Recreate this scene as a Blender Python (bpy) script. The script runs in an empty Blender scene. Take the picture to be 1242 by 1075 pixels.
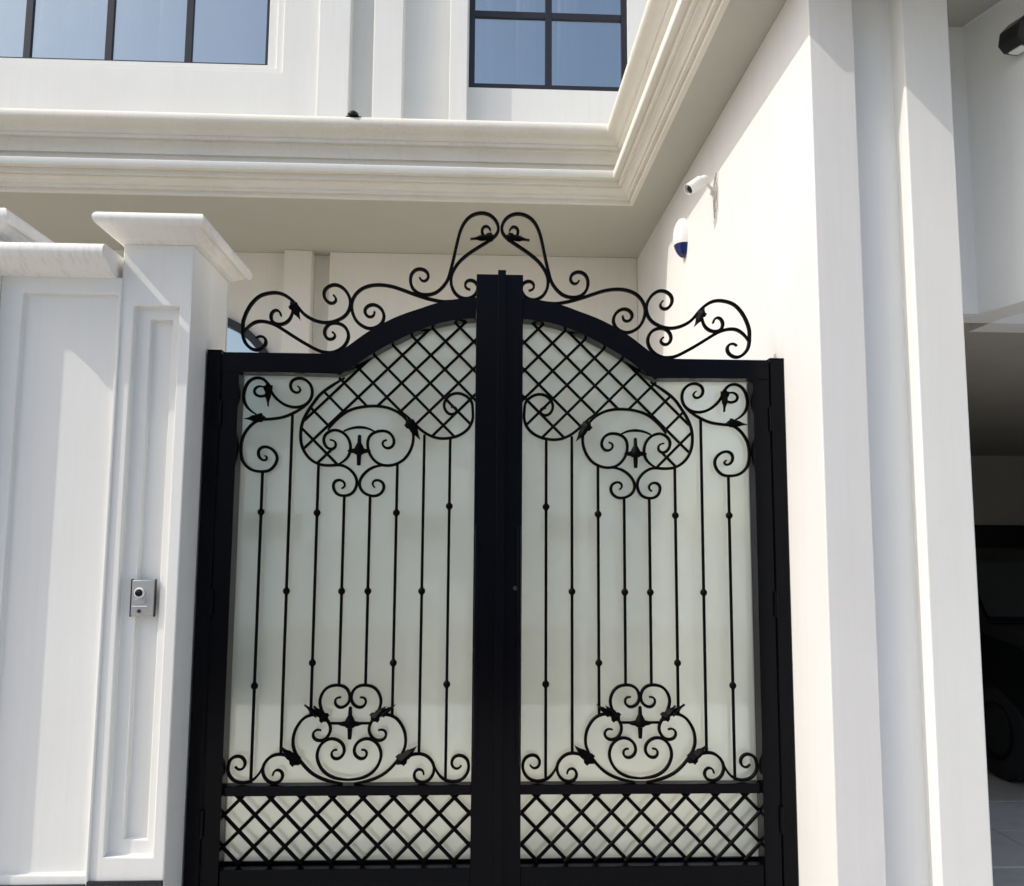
import bpy, bmesh, math, random
from mathutils import Vector, Matrix
random.seed(7)
SC = bpy.context.scene
COL = SC.collection
rad = math.radians

# ------------------------------------------------------------ camera
cam_d = bpy.data.cameras.new('camera')
cam = bpy.data.objects.new('camera', cam_d); COL.objects.link(cam)
YAW, PIT, ROLL, FPX = 0.0419, 0.1110, 0.0062, 1053.5
cy_, sy_, cp_, sp_, cr_, sr_ = math.cos(YAW), math.sin(YAW), math.cos(PIT), math.sin(PIT), math.cos(ROLL), math.sin(ROLL)
fw = Vector((sy_*cp_, cy_*cp_, sp_)); rt = Vector((cy_, -sy_, 0)); up = rt.cross(fw)
rt2 = cr_*rt + sr_*up; up2 = -sr_*rt + cr_*up
cam.matrix_world = Matrix(((rt2.x, up2.x, -fw.x, -0.111), (rt2.y, up2.y, -fw.y, -4.2), (rt2.z, up2.z, -fw.z, 1.8), (0, 0, 0, 1)))
cam_d.sensor_fit = 'HORIZONTAL'; cam_d.sensor_width = 36.0
cam_d.lens = 36.0*FPX/1242.0
cam_d.clip_start = 0.05; cam_d.clip_end = 2000
SC.camera = cam

# ------------------------------------------------------------ sky, sun, exposure
SUN = Vector((-1.0, -0.333, 1.1)).normalized()
world = bpy.data.worlds.new('World'); SC.world = world; world.use_nodes = True
wn = world.node_tree; wn.nodes.clear()
sky = wn.nodes.new('ShaderNodeTexSky'); sky.sky_type = 'NISHITA'; sky.sun_disc = False
sky.sun_elevation = math.asin(SUN.z); sky.sun_rotation = math.atan2(SUN.x, SUN.y) % (2*math.pi)
sky.air_density = 0.9; sky.dust_density = 3.0; sky.ozone_density = 0.7
bg = wn.nodes.new('ShaderNodeBackground'); bg.inputs[1].default_value = 0.15
wo = wn.nodes.new('ShaderNodeOutputWorld')
wn.links.new(sky.outputs[0], bg.inputs[0]); wn.links.new(bg.outputs[0], wo.inputs[0])
sd = bpy.data.lights.new('sun', 'SUN'); sd.energy = 1.95; sd.angle = rad(0.5); sd.color = (1.0, 0.955, 0.88)
sun = bpy.data.objects.new('sun', sd); COL.objects.link(sun)
sun.location = SUN*30; sun.rotation_euler = SUN.to_track_quat('Z', 'Y').to_euler()
SC.view_settings.view_transform = 'Standard'; SC.view_settings.look = 'None'
SC.view_settings.exposure = 0.48; SC.view_settings.gamma = 1.0
SC.view_settings.use_curve_mapping = False
SC.cycles.max_bounces = 10; SC.cycles.diffuse_bounces = 6; SC.cycles.transmission_bounces = 6

# ------------------------------------------------------------ materials
class NT:
    def __init__(s, name):
        s.m = bpy.data.materials.new(name); s.m.use_nodes = True
        s.t = s.m.node_tree; s.t.nodes.clear()
        s.out = s.n('ShaderNodeOutputMaterial')
    def n(s, typ, **kw):
        x = s.t.nodes.new(typ)
        for k, v in kw.items():
            if isinstance(k, str) and hasattr(x, k): setattr(x, k, v)
        return x
    def l(s, a, b): s.t.links.new(a, b)
    def noise(s, scale, detail=4, stretch=(1, 1, 1), rough=.55):
        tc = s.n('ShaderNodeNewGeometry'); mp = s.n('ShaderNodeMapping')
        mp.inputs['Scale'].default_value = stretch
        no = s.n('ShaderNodeTexNoise'); no.inputs['Scale'].default_value = scale
        no.inputs['Detail'].default_value = detail; no.inputs['Roughness'].default_value = rough
        s.l(tc.outputs['Position'], mp.inputs[0]); s.l(mp.outputs[0], no.inputs['Vector'])
        return no.outputs['Fac']
    def ramp(s, fac, stops):
        r = s.n('ShaderNodeValToRGB'); e = r.color_ramp.elements
        while len(e) < len(stops): e.new(.5)
        for i, (p, c) in enumerate(stops): e[i].position = p; e[i].color = (*c, 1) if len(c) == 3 else c
        s.l(fac, r.inputs[0]); return r.outputs[0]
    def mix(s, a, b, fac, mode='MIX'):
        m = s.n('ShaderNodeMix'); m.data_type = 'RGBA'; m.blend_type = mode
        for v, i in ((fac, 0), (a, 6), (b, 7)):
            if isinstance(v, (int, float)): m.inputs[i].default_value = v
            elif isinstance(v, tuple): m.inputs[i].default_value = (*v, 1)
            else: s.l(v, m.inputs[i])
        return m.outputs[2]
    def bump(s, h, strength, dist):
        b = s.n('ShaderNodeBump'); b.inputs['Strength'].default_value = strength; b.inputs['Distance'].default_value = dist
        s.l(h, b.inputs['Height']); return b.outputs[0]
    def pbr(s, col, rough=.5, metal=0, normal=None, spec=.5, **kw):
        p = s.n('ShaderNodeBsdfPrincipled')
        if isinstance(col, tuple): p.inputs['Base Color'].default_value = (*col, 1)
        else: s.l(col, p.inputs['Base Color'])
        if isinstance(rough, (int, float)): p.inputs['Roughness'].default_value = rough
        else: s.l(rough, p.inputs['Roughness'])
        p.inputs['Metallic'].default_value = metal; p.inputs['Specular IOR Level'].default_value = spec
        if normal is not None: s.l(normal, p.inputs['Normal'])
        for k, v in kw.items(): p.inputs[k.replace('_', ' ')].default_value = v
        return p.outputs[0]
    def done(s, sh): s.l(sh, s.out.inputs[0]); return s.m

def stucco(name, base, dirt, amt=.5, streak=0.0, ribs=0.0):
    t = NT(name)
    a = t.noise(1.1, 5); b = t.noise(3.0, 6, (1, 1, .12)); f = t.noise(90, 4); g = t.noise(9, 4)
    tw = t.noise(34, 3, (1, 1, .035), .6)                       # long vertical trowel strokes
    c = t.mix(base, dirt, t.ramp(a, [(.42, (0, 0, 0)), (.75, (amt, amt, amt))]))
    c = t.mix(c, dirt, t.ramp(b, [(.5, (0, 0, 0)), (.8, (amt*1.1,)*3)]))
    c = t.mix(c, tuple(v*.93 for v in base), t.ramp(tw, [(.50, (0, 0, 0)), (.68, (.38, .38, .38))]))
    h = t.mix(f, g, .6)
    h = t.mix(h, tw, .35)
    if streak:
        st = t.noise(48, 3, (1, 1, .05), .6); mk = t.ramp(t.noise(1.7, 2), [(.45, (0, 0, 0)), (.60, (streak,)*3)])
        c = t.mix(c, tuple(v*.74 for v in dirt), t.mix((0, 0, 0), t.ramp(st, [(.48, (0, 0, 0)), (.62, (1, 1, 1))]), mk))
    if ribs:
        rb = t.noise(75, 2, (1, .18, .14), .5); mk = t.ramp(t.noise(2.6, 2), [(.38, (.25, .25, .25)), (.58, (1, 1, 1))])
        c = t.mix(c, tuple(v*.72 for v in dirt), t.mix((0, 0, 0), t.ramp(rb, [(.50, (0, 0, 0)), (.66, (ribs,)*3)]), mk))
        h = t.mix(h, rb, .5)
    return t.done(t.pbr(c, .72, 0, t.bump(h, .5, .004), .3))

M = {}
M['stucco'] = stucco('white_stucco', (.775, .775, .735), (.71, .70, .655), .5)
M['stucco_cool'] = stucco('cool_white_stucco', (.82, .83, .815), (.77, .78, .76), .5)
M['cornice'] = stucco('cornice_plaster', (.72, .69, .615), (.64, .60, .52), .55, .14)
M['stucco_sun_dimmed'] = stucco('white_stucco_sun_dimmed', (.72, .712, .69), (.655, .645, .62), .6)  # same white stucco, darkened to offset strong sun on the entrance wall
M['courtwall'] = stucco('court_wall_paint', (.78, .755, .70), (.73, .70, .64), .5)
M['cap'] = stucco('cap_plaster', (.80, .785, .74), (.76, .735, .68), .4, 0, .34)
M['soffit'] = stucco('soffit_shade_tone', (.455, .45, .40), (.425, .42, .37), .5)  # base colour darkened to carry the shade beneath the slab
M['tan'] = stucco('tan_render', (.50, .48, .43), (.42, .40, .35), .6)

t = NT('gate_paint'); nz = t.noise(220, 3); n2 = t.noise(4, 4)
c = t.mix((.0010, .0012, .0026), (.0018, .0020, .0036), n2)
M['iron'] = t.done(t.pbr(c, .22, 0, t.bump(nz, .06, .0003), .11))
t = NT('wrought_iron'); nz = t.noise(120, 4)
M['wrought'] = t.done(t.pbr((.0016, .0016, .0020), .5, 0, t.bump(nz, .20, .0008), .06))
t = NT('window_aluminium'); M['alu'] = t.done(t.pbr((.022, .022, .028), .4, 0, None, .4))
t = NT('black_plastic'); M['plastic'] = t.done(t.pbr((.008, .008, .009), .35, 0, None, .4))
t = NT('dark_granite'); M['granite'] = t.done(t.pbr(t.ramp(t.noise(160, 4), [(.4, (.008, .008, .010)), (.7, (.03, .03, .034))]), .3, 0, None, .4))

# frosted gate glass: milky body, light from behind, a weak sheen
t = NT('frosted_glass')
n1 = t.noise(1.6, 4, (1, 1, .35))
tc = t.n('ShaderNodeNewGeometry'); mp = t.n('ShaderNodeMapping'); mp.inputs['Scale'].default_value = (1, 1, .02)
no = t.n('ShaderNodeTexNoise'); no.inputs['Scale'].default_value = 7.0; no.inputs['Detail'].default_value = 3
t.l(tc.outputs['Position'], mp.inputs[0]); t.l(mp.outputs[0], no.inputs['Vector'])
colr = t.mix((.78, .86, .84), (.68, .77, .76), t.mix(n1, no.outputs['Fac'], .5))
df = t.n('ShaderNodeBsdfDiffuse'); t.l(colr, df.inputs[0])
tr = t.n('ShaderNodeBsdfTranslucent'); tr.inputs[0].default_value = (.92, .96, .92, 1)
rf = t.n('ShaderNodeBsdfRefraction'); rf.inputs['Roughness'].default_value = .24; rf.inputs['IOR'].default_value = 1.45; rf.inputs[0].default_value = (.95, .97, .93, 1)
mx = t.n('ShaderNodeMixShader'); mx.inputs[0].default_value = .50; t.l(df.outputs[0], mx.inputs[1]); t.l(tr.outputs[0], mx.inputs[2])
mr = t.n('ShaderNodeMixShader'); mr.inputs[0].default_value = .58; t.l(mx.outputs[0], mr.inputs[1]); t.l(rf.outputs[0], mr.inputs[2])
gl = t.n('ShaderNodeBsdfGlossy'); gl.inputs['Roughness'].default_value = .03; gl.inputs[0].default_value = (.86, .97, .97, 1)
fr = t.n('ShaderNodeFresnel'); fr.inputs[0].default_value = 2.1
m2 = t.n('ShaderNodeMixShader'); t.l(fr.outputs[0], m2.inputs[0]); t.l(mr.outputs[0], m2.inputs[1]); t.l(gl.outputs[0], m2.inputs[2])
M['frost'] = t.done(m2.outputs[0])

# reflective tinted window glass over a dim interior
t = NT('tinted_window_glass')
wv = t.noise(1.3, 2)
gl = t.n('ShaderNodeBsdfGlossy'); gl.inputs['Roughness'].default_value = .03; gl.inputs[0].default_value = (.90, .96, .93, 1)
t.l(t.bump(wv, .14, .03), gl.inputs['Normal'])
tp = t.n('ShaderNodeBsdfTransparent'); tp.inputs[0].default_value = (.55, .57, .58, 1)
mx = t.n('ShaderNodeMixShader'); mx.inputs[0].default_value = .50; t.l(tp.outputs[0], mx.inputs[1]); t.l(gl.outputs[0], mx.inputs[2])
M['winglass'] = t.done(mx.outputs[0])
t = NT('curtain_cloth'); M['curtain'] = t.done(t.pbr(t.mix((.60, .60, .60), (.88, .87, .86), t.noise(14, 3, (1, 1, .03))), .9, 0, None, .1))
t = NT('brown_curtain'); M['curtain_brown'] = t.done(t.pbr((.36, .30, .24), .9, 0, None, .1))
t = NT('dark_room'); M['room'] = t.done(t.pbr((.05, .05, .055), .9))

t = NT('brushed_steel'); br = t.noise(60, 3, (1, 1, 12))
M['steel'] = t.done(t.pbr(t.mix((.40, .40, .39), (.52, .52, .51), br), .38, .75, t.bump(br, .1, .001)))
t = NT('chrome'); M['chrome'] = t.done(t.pbr((.8, .8, .8), .12, 1))
t = NT('lens_black'); M['lens'] = t.done(t.pbr((.004, .004, .005), .08, 0, None, .6))
t = NT('white_plastic'); M['wplastic'] = t.done(t.pbr((.80, .80, .79), .35))
t = NT('blue_plastic'); M['blue'] = t.done(t.pbr((.01, .018, .11), .2))
t = NT('cable_grey'); M['cable'] = t.done(t.pbr((.35, .34, .32), .5))
t = NT('car_paint_black'); M['carpaint'] = t.done(t.pbr((.004, .004, .005), .25, 0, None, .25))
t = NT('tyre_rubber'); M['tyre'] = t.done(t.pbr((.015, .015, .015), .75, 0, t.bump(t.noise(70, 3), .3, .003)))
t = NT('car_glass'); M['carglass'] = t.done(t.pbr((.01, .012, .014), .05))

def ground_mat(name, c0, c1, rough=.75):
    t = NT(name); a = t.noise(.8, 6); b = t.noise(60, 4); d = t.noise(7, 5)
    c = t.mix(c0, c1, t.ramp(a, [(.35, (0, 0, 0)), (.7, (1, 1, 1))]))
    c = t.mix(c, tuple(v*.75 for v in c1), t.ramp(d, [(.5, (0, 0, 0)), (.8, (.5, .5, .5))]))
    return t.done(t.pbr(c, rough, 0, t.bump(b, .3, .003), .3))
M['ground'] = ground_mat('concrete_ground', (.54, .52, .48), (.48, .46, .43))
M['paver'] = ground_mat('grey_paving_stone', (.56, .55, .52), (.50, .49, .465))
M['tile'] = ground_mat('beige_floor_tile', (.58, .54, .46), (.52, .48, .41), .35)
M['asphalt'] = ground_mat('asphalt', (.06, .06, .06), (.045, .045, .045), .9)
M['court'] = ground_mat('courtyard_stone', (.72, .68, .60), (.66, .62, .55))

# ------------------------------------------------------------ helpers
def props(o, label=None, cat=None, group=None, kind=None):
    if label: o['label'] = label
    if cat: o['category'] = cat
    if group: o['group'] = group
    if kind: o['kind'] = kind
    return o
def thing(name, label, cat, loc=(0, 0, 0), group=None):
    o = bpy.data.objects.new(name, None); COL.objects.link(o); o.location = loc
    o.empty_display_size = .1
    return props(o, label, cat, group)
def link(name, me, mat, parent=None):
    o = bpy.data.objects.new(name, me); COL.objects.link(o)
    if mat is not None and not me.materials: me.materials.append(mat)
    if parent is not None:
        o.parent = parent
        p = parent; off = Vector((0, 0, 0))
        while p is not None: off += p.location; p = p.parent
        o.location = -off
    return o
def from_bm(name, bm, mat, parent=None, bevel=0, smooth=False, seg=2):
    if bevel:
        bmesh.ops.remove_doubles(bm, verts=bm.verts, dist=1e-5)
        es = [e for e in bm.edges if len(e.link_faces) == 2 and e.calc_face_angle(0) > .5]
        bmesh.ops.bevel(bm, geom=es, offset=bevel, segments=seg, profile=.5, affect='EDGES', clamp_overlap=True)
    bmesh.ops.recalc_face_normals(bm, faces=bm.faces)
    me = bpy.data.meshes.new(name); bm.to_mesh(me); bm.free()
    if smooth:
        for p in me.polygons: p.use_smooth = True
        me.set_sharp_from_angle(angle=rad(20 if bevel else 38))
    return link(name, me, mat, parent)
def bx(bm, x0, x1, y0, y1, z0, z1):
    v = [bm.verts.new(p) for p in ((x0, y0, z0), (x1, y0, z0), (x1, y1, z0), (x0, y1, z0), (x0, y0, z1), (x1, y0, z1), (x1, y1, z1), (x0, y1, z1))]
    for f in ((0, 3, 2, 1), (4, 5, 6, 7), (0, 1, 5, 4), (1, 2, 6, 5), (2, 3, 7, 6), (3, 0, 4, 7)): bm.faces.new([v[i] for i in f])
    return v
def box(name, x0, x1, y0, y1, z0, z1, mat, parent=None, bevel=0.004):
    if x0 > x1: x0, x1 = x1, x0
    bm = bmesh.new(); bx(bm, x0, x1, y0, y1, z0, z1)
    return from_bm(name, bm, mat, parent, bevel, smooth=bevel > 0)
def prism(bm, pts, y0, y1):
    """outline in x,z extruded in y"""
    a = [bm.verts.new((x, y0, z)) for x, z in pts]; b = [bm.verts.new((x, y1, z)) for x, z in pts]
    bm.faces.new(a); bm.faces.new(b[::-1]); n = len(pts)
    for i in range(n): bm.faces.new((a[i], b[i], b[(i+1) % n], a[(i+1) % n]))
def stepped(x0, x1, z0, z1, y, yb, insets):
    """block with nested rectangular sinkings in its -Y face; insets = [(x0,x1,z0,z1,depth below previous)]; a depth None cuts through"""
    bm = bmesh.new()
    def ring(a, b, c, d, yy): return [bm.verts.new(p) for p in ((a, yy, c), (b, yy, c), (b, yy, d), (a, yy, d))]
    o = ring(x0, x1, z0, z1, y); bk = ring(x0, x1, z0, z1, yb)
    for i in range(4): bm.faces.new((o[i], bk[i], bk[(i+1) % 4], o[(i+1) % 4]))
    cur = o; yy = y; through = False
    for (a, b, c, d, dep) in insets:
        r = ring(a, b, c, d, yy)
        for i in range(4): bm.faces.new((cur[i], cur[(i+1) % 4], r[(i+1) % 4], r[i]))
        if dep is None: r2 = ring(a, b, c, d, yb); through = True
        else: yy += dep; r2 = ring(a, b, c, d, yy)
        for i in range(4): bm.faces.new((r[i], r[(i+1) % 4], r2[(i+1) % 4], r2[i]))
        cur = r2
    if through:
        for i in range(4): bm.faces.new((bk[i], bk[(i+1) % 4], cur[(i+1) % 4], cur[i]))
    else:
        bm.faces.new(cur); bm.faces.new(bk)
    return bm
def catmull(pts, k=5, smooth=2):
    P = [Vector(p) for p in pts]; P = [2*P[0]-P[1]] + P + [2*P[-1]-P[-2]]
    out = []
    for i in range(1, len(P)-2):
        for j in range(k):
            u = j/k; a, b, c, d = P[i-1:i+3]
            out.append(.5*((2*b)+(c-a)*u+(2*a-5*b+4*c-d)*u*u+(3*b-3*c+d-a)*u**3))
    out.append(P[-2])
    # even spacing
    L = [0]
    for a, b in zip(out, out[1:]): L.append(L[-1]+(b-a).length)
    n = max(8, min(150, int(L[-1]/.010))); res = []; j = 0
    for i in range(n+1):
        s = L[-1]*i/n
        while j < len(L)-2 and L[j+1] < s: j += 1
        f = (s-L[j])/max(1e-9, L[j+1]-L[j]); res.append(out[j].lerp(out[j+1], min(1, max(0, f))))
    for _ in range(smooth):
        res = [res[0]] + [(res[i-1]+2*res[i]+res[i+1])/4 for i in range(1, len(res)-1)] + [res[-1]]
    return res
def flatbar(bm, pts, w, y0, y1, taper=(True, True)):
    """bar swept along x,z points: chamfered rectangular section"""
    n = len(pts); rings = []; c = w*.22
    for i, p in enumerate(pts):
        t = (pts[min(n-1, i+1)]-pts[max(0, i-1)])
        t = t.normalized() if t.length > 1e-9 else Vector((1, 0)); nn = Vector((-t.y, t.x))
        h = w/2; e = .5*w
        s = 1.0
        if taper[0] and i < 8: s = min(s, .55+.45*i/8)
        if taper[1] and n-1-i < 8: s = min(s, .55+.45*(n-1-i)/8)
        h *= s; r = []
        for a, yy in ((-h+c, y0), (h-c, y0), (h, y0+c), (h, y1-c), (h-c, y1), (-h+c, y1), (-h, y1-c), (-h, y0+c)):
            q = p + nn*a; r.append(bm.verts.new((q.x, yy, q.y)))
        rings.append(r)
    for a, b in zip(rings, rings[1:]):
        for k in range(8): bm.faces.new((a[k], a[(k+1) % 8], b[(k+1) % 8], b[k]))
    bm.faces.new(rings[0][::-1]); bm.faces.new(rings[-1])
def lathe(bm, prof, axis='z', at=(0, 0, 0), n=14):
    rings = []
    for h, r in prof:
        ring = []
        for k in range(n):
            a = 2*math.pi*k/n; u, v = r*math.cos(a), r*math.sin(a)
            p = {'z': (u, v, h), 'y': (u, h, v), 'x': (h, u, v)}[axis]
            ring.append(bm.verts.new(tuple(p[i]+at[i] for i in range(3))))
        rings.append(ring)
    for a, b in zip(rings, rings[1:]):
        for k in range(n): bm.faces.new((a[k], a[(k+1) % n], b[(k+1) % n], b[k]))
    bm.faces.new(rings[0][::-1]); bm.faces.new(rings[-1])
def tube(bm, pts, r, n=8, r1=None):
    P = [Vector(p) for p in pts]; rings = []
    for i, p in enumerate(P):
        t = (P[min(len(P)-1, i+1)]-P[max(0, i-1)]).normalized()
        a = t.orthogonal().normalized() if abs(t.z) > .95 else t.cross(Vector((0, 0, 1))).normalized()
        b = t.cross(a)
        rr = r if r1 is None else r+(r1-r)*i/(len(P)-1)
        rings.append([bm.verts.new(p+a*rr*math.cos(2*math.pi*k/n)+b*rr*math.sin(2*math.pi*k/n)) for k in range(n)])
    for a, b in zip(rings, rings[1:]):
        for k in range(n): bm.faces.new((a[k], a[(k+1) % n], b[(k+1) % n], b[k]))
    bm.faces.new(rings[0][::-1]); bm.faces.new(rings[-1])
def sweep_mitre(path, prof, closed=False):
    """profile (outward offset, z) along an x,y path; outward is to the right of travel"""
    n = len(path); P = [Vector(p) for p in path]; bm = bmesh.new(); rows = []
    for i in range(n):
        if closed: a, b = P[i-1], P[(i+1) % n]
        else: a, b = (P[i-1] if i else None), (P[i+1] if i < n-1 else None)
        ns = []
        if a is not None: d = (P[i]-a).normalized(); ns.append(Vector((d.y, -d.x)))
        if b is not None: d = (b-P[i]).normalized(); ns.append(Vector((d.y, -d.x)))
        m = sum(ns, Vector((0, 0))); m = m/len(ns); m = m/(m.length_squared)
        rows.append([bm.verts.new((P[i].x+m.x*o, P[i].y+m.y*o, z)) for o, z in prof])
    rng = range(n) if closed else range(n-1)
    for i in rng:
        A, B = rows[i], rows[(i+1) % n]
        for k in range(len(prof)-1): bm.faces.new((A[k], B[k], B[k+1], A[k+1]))
    return bm, rows

# ironwork of one gate leaf, metres in the plane of the gate (x from the centre seam, z from the ground)
CREST = [
  ((-.828,3.007),(-.812,2.989),(-.818,2.970),(-.839,2.963),(-.863,2.978),(-.876,3.009),(-.868,3.038),(-.844,3.055),(-.814,3.060),(-.78,3.043),(-.755,3.012),(-.742,2.974),(-.747,2.937),(-.764,2.905),(-.803,2.879),(-.851,2.866),(-.9,2.871),(-.949,2.892),(-.98,2.917),(-1.005,2.948),(-1.033,2.978),(-1.073,3.005),(-1.122,3.014),(-1.188,2.997),(-1.231,2.953),(-1.256,2.903),(-1.268,2.859),(-1.267,2.834),(-1.265,2.794),(-1.253,2.759),(-1.226,2.731),(-1.195,2.721),(-1.161,2.738),(-1.150,2.765),(-1.163,2.789),(-1.189,2.792),(-1.202,2.780)),
  ((-1.082,2.896),(-1.091,2.921),(-1.110,2.927),(-1.127,2.914),(-1.133,2.889),(-1.123,2.865),(-1.098,2.853),(-1.068,2.856),(-1.042,2.875),(-1.028,2.907),(-1.026,2.941)),
  ((-1.262,2.807),(-1.251,2.825),(-1.230,2.848),(-1.197,2.866),(-1.153,2.865),(-1.109,2.850),(-1.065,2.824),(-1.004,2.785),(-.951,2.754),(-.898,2.726),(-.863,2.716),(-.82,2.716),(-.777,2.739),(-.752,2.775),(-.748,2.811),(-.767,2.847),(-.802,2.864),(-.841,2.861),(-.865,2.832),(-.864,2.800),(-.843,2.780),(-.817,2.788),(-.812,2.808),(-.829,2.819)),
  ((-.622,2.927),(-.624,2.906),(-.643,2.896),(-.665,2.908),(-.671,2.934),(-.655,2.955),(-.627,2.962),(-.594,2.946),(-.575,2.913),(-.578,2.880),(-.599,2.853),(-.638,2.839),(-.674,2.848),(-.711,2.877),(-.733,2.925),(-.736,2.970),(-.719,3.011),(-.687,3.042),(-.643,3.059),(-.593,3.063),(-.534,3.055),(-.476,3.036),(-.424,3.017),(-.373,3.001),(-.329,2.990),(-.285,2.984),(-.241,2.988)),
  ((-.402,3.105),(-.393,3.087),(-.371,3.086),(-.356,3.108),(-.364,3.135),(-.39,3.149),(-.419,3.147),(-.443,3.122),(-.447,3.080),(-.432,3.043),(-.402,3.021),(-.366,3.016),(-.322,3.026),(-.286,3.057),(-.261,3.095),(-.247,3.145),(-.233,3.205),(-.219,3.274),(-.205,3.336),(-.184,3.390),(-.151,3.429),(-.107,3.447),(-.066,3.444),(-.033,3.424),(-.01,3.386),(-.01,3.351),(-.028,3.324),(-.065,3.296),(-.112,3.265),(-.156,3.234),(-.196,3.199),(-.225,3.160),(-.242,3.122),(-.244,3.077),(-.231,3.039),(-.209,3.013),(-.175,2.999),(-.143,3.005),(-.121,3.022),(-.108,3.053),(-.114,3.079),(-.136,3.096),(-.162,3.095),(-.176,3.074),(-.169,3.052),(-.147,3.047)),
  ((-.048,3.356),(-.058,3.377),(-.076,3.380),(-.091,3.365),(-.091,3.342),(-.08,3.323),(-.054,3.314),(-.028,3.324)),
]
SCROLLS = [
  ((-1.154,2.537),(-1.171,2.545),(-1.195,2.534),(-1.202,2.517),(-1.191,2.498),(-1.161,2.491),(-1.136,2.504),(-1.125,2.526)),
  ((-.991,2.546),(-.976,2.537),(-.977,2.517),(-.999,2.511),(-1.021,2.528),(-1.026,2.554),(-1.014,2.576),(-.98,2.586),(-.945,2.573),(-.922,2.542),(-.918,2.503),(-.933,2.467),(-.966,2.445),(-1.009,2.440),(-1.052,2.453),(-1.088,2.479),(-1.114,2.509),(-1.133,2.548),(-1.155,2.577),(-1.190,2.585),(-1.224,2.569),(-1.244,2.534),(-1.251,2.490),(-1.240,2.450),(-1.214,2.420),(-1.183,2.401)),
  ((-1.137,2.200),(-1.122,2.194),(-1.132,2.176),(-1.153,2.180),(-1.169,2.204),(-1.164,2.234),(-1.135,2.245),(-1.100,2.230),(-1.077,2.196),(-1.085,2.157),(-1.113,2.128),(-1.151,2.122),(-1.198,2.130),(-1.238,2.164),(-1.255,2.212),(-1.254,2.263),(-1.239,2.307),(-1.207,2.351),(-1.169,2.375),(-1.118,2.380),(-1.059,2.389),(-1.008,2.410),(-.958,2.441),(-.933,2.463)),
  ((-.76,2.590),(-.824,2.549),(-.877,2.507),(-.911,2.461),(-.945,2.405),(-.964,2.351),(-.967,2.287),(-.953,2.233),(-.921,2.188),(-.875,2.161),(-.822,2.155),(-.768,2.158),(-.723,2.136),(-.692,2.096),(-.69,2.055),(-.711,2.019),(-.751,2.007),(-.786,2.018),(-.802,2.050),(-.797,2.077),(-.77,2.086),(-.748,2.073),(-.746,2.050),(-.762,2.043)),
  ((-.825,2.281),(-.803,2.278),(-.793,2.257),(-.802,2.239),(-.824,2.234),(-.847,2.252),(-.856,2.284),(-.844,2.311),(-.809,2.330),(-.768,2.321),(-.736,2.290),(-.723,2.244),(-.734,2.199),(-.764,2.170),(-.79,2.157)),
  ((-.837,2.329),(-.792,2.385),(-.74,2.425),(-.677,2.445),(-.605,2.451),(-.542,2.442),(-.487,2.416),(-.45,2.380),(-.422,2.330),(-.419,2.275),(-.438,2.220),(-.473,2.179),(-.526,2.158),(-.581,2.164),(-.622,2.200),(-.641,2.254),(-.633,2.300),(-.602,2.323),(-.557,2.328),(-.525,2.310),(-.511,2.274),(-.524,2.247),(-.551,2.242),(-.569,2.260),(-.565,2.281),(-.547,2.283)),
  ((-.759,2.324),(-.728,2.338),(-.683,2.345),(-.638,2.339),(-.607,2.323)),
  ((-.535,2.156),(-.58,2.157),(-.625,2.141),(-.66,2.109),(-.676,2.073),(-.667,2.037),(-.635,2.013),(-.595,2.008),(-.564,2.027),(-.556,2.061),(-.574,2.083),(-.601,2.086),(-.616,2.067),(-.6,2.049)),
  ((-.487,2.429),(-.451,2.402),(-.404,2.355),(-.359,2.319),(-.304,2.296),(-.25,2.295),(-.196,2.309),(-.151,2.342),(-.124,2.388),(-.118,2.434),(-.134,2.480),(-.166,2.510),(-.207,2.521),(-.248,2.506),(-.27,2.469),(-.265,2.437),(-.242,2.414),(-.213,2.419),(-.205,2.442),(-.225,2.456),(-.236,2.449)),
]
CARTOUCHE = [
  ((-.736,1.052),(-.752,1.054),(-.766,1.039),(-.76,1.016),(-.738,1.004),(-.712,1.014),(-.696,1.036),(-.695,1.062),(-.707,1.090),(-.731,1.106),(-.763,1.109),(-.799,1.100),(-.824,1.074),(-.836,1.036),(-.828,.998),(-.808,.963),(-.789,.941)),
  ((-.825,.9),(-.842,.906),(-.861,.895),(-.864,.875),(-.85,.857),(-.817,.854),(-.792,.874),(-.781,.906),(-.789,.934),(-.811,.96),(-.844,.973),(-.876,.971),(-.908,.957),(-.933,.928),(-.951,.89),(-.956,.846),(-.948,.809),(-.928,.774),(-.894,.733),(-.855,.7),(-.809,.678),(-.763,.665),(-.718,.658)),
  ((-.748,.811),(-.764,.813),(-.776,.798),(-.77,.776),(-.75,.769),(-.728,.778),(-.714,.801),(-.72,.833),(-.743,.855),(-.776,.863),(-.808,.852),(-.831,.827),(-.842,.789),(-.834,.752),(-.812,.717),(-.777,.692),(-.738,.679),(-.684,.674)),
  ((-1.044,.696),(-1.041,.715),(-1.022,.723),(-1.004,.715),(-.997,.693),(-1.007,.671),(-1.033,.661),(-1.058,.666),(-1.082,.687),(-1.093,.722),(-1.084,.753),(-1.062,.778),(-1.034,.791),(-.999,.791),(-.966,.78),(-.933,.758),(-.92,.746)),
  ((-1.220,.738),(-1.209,.723),(-1.190,.723),(-1.175,.738),(-1.174,.759),(-1.188,.779),(-1.213,.785),(-1.242,.772),(-1.255,.744),(-1.252,.71),(-1.231,.68),(-1.199,.665),(-1.161,.666),(-1.129,.681),(-1.105,.709),(-1.092,.737)),
]
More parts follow.
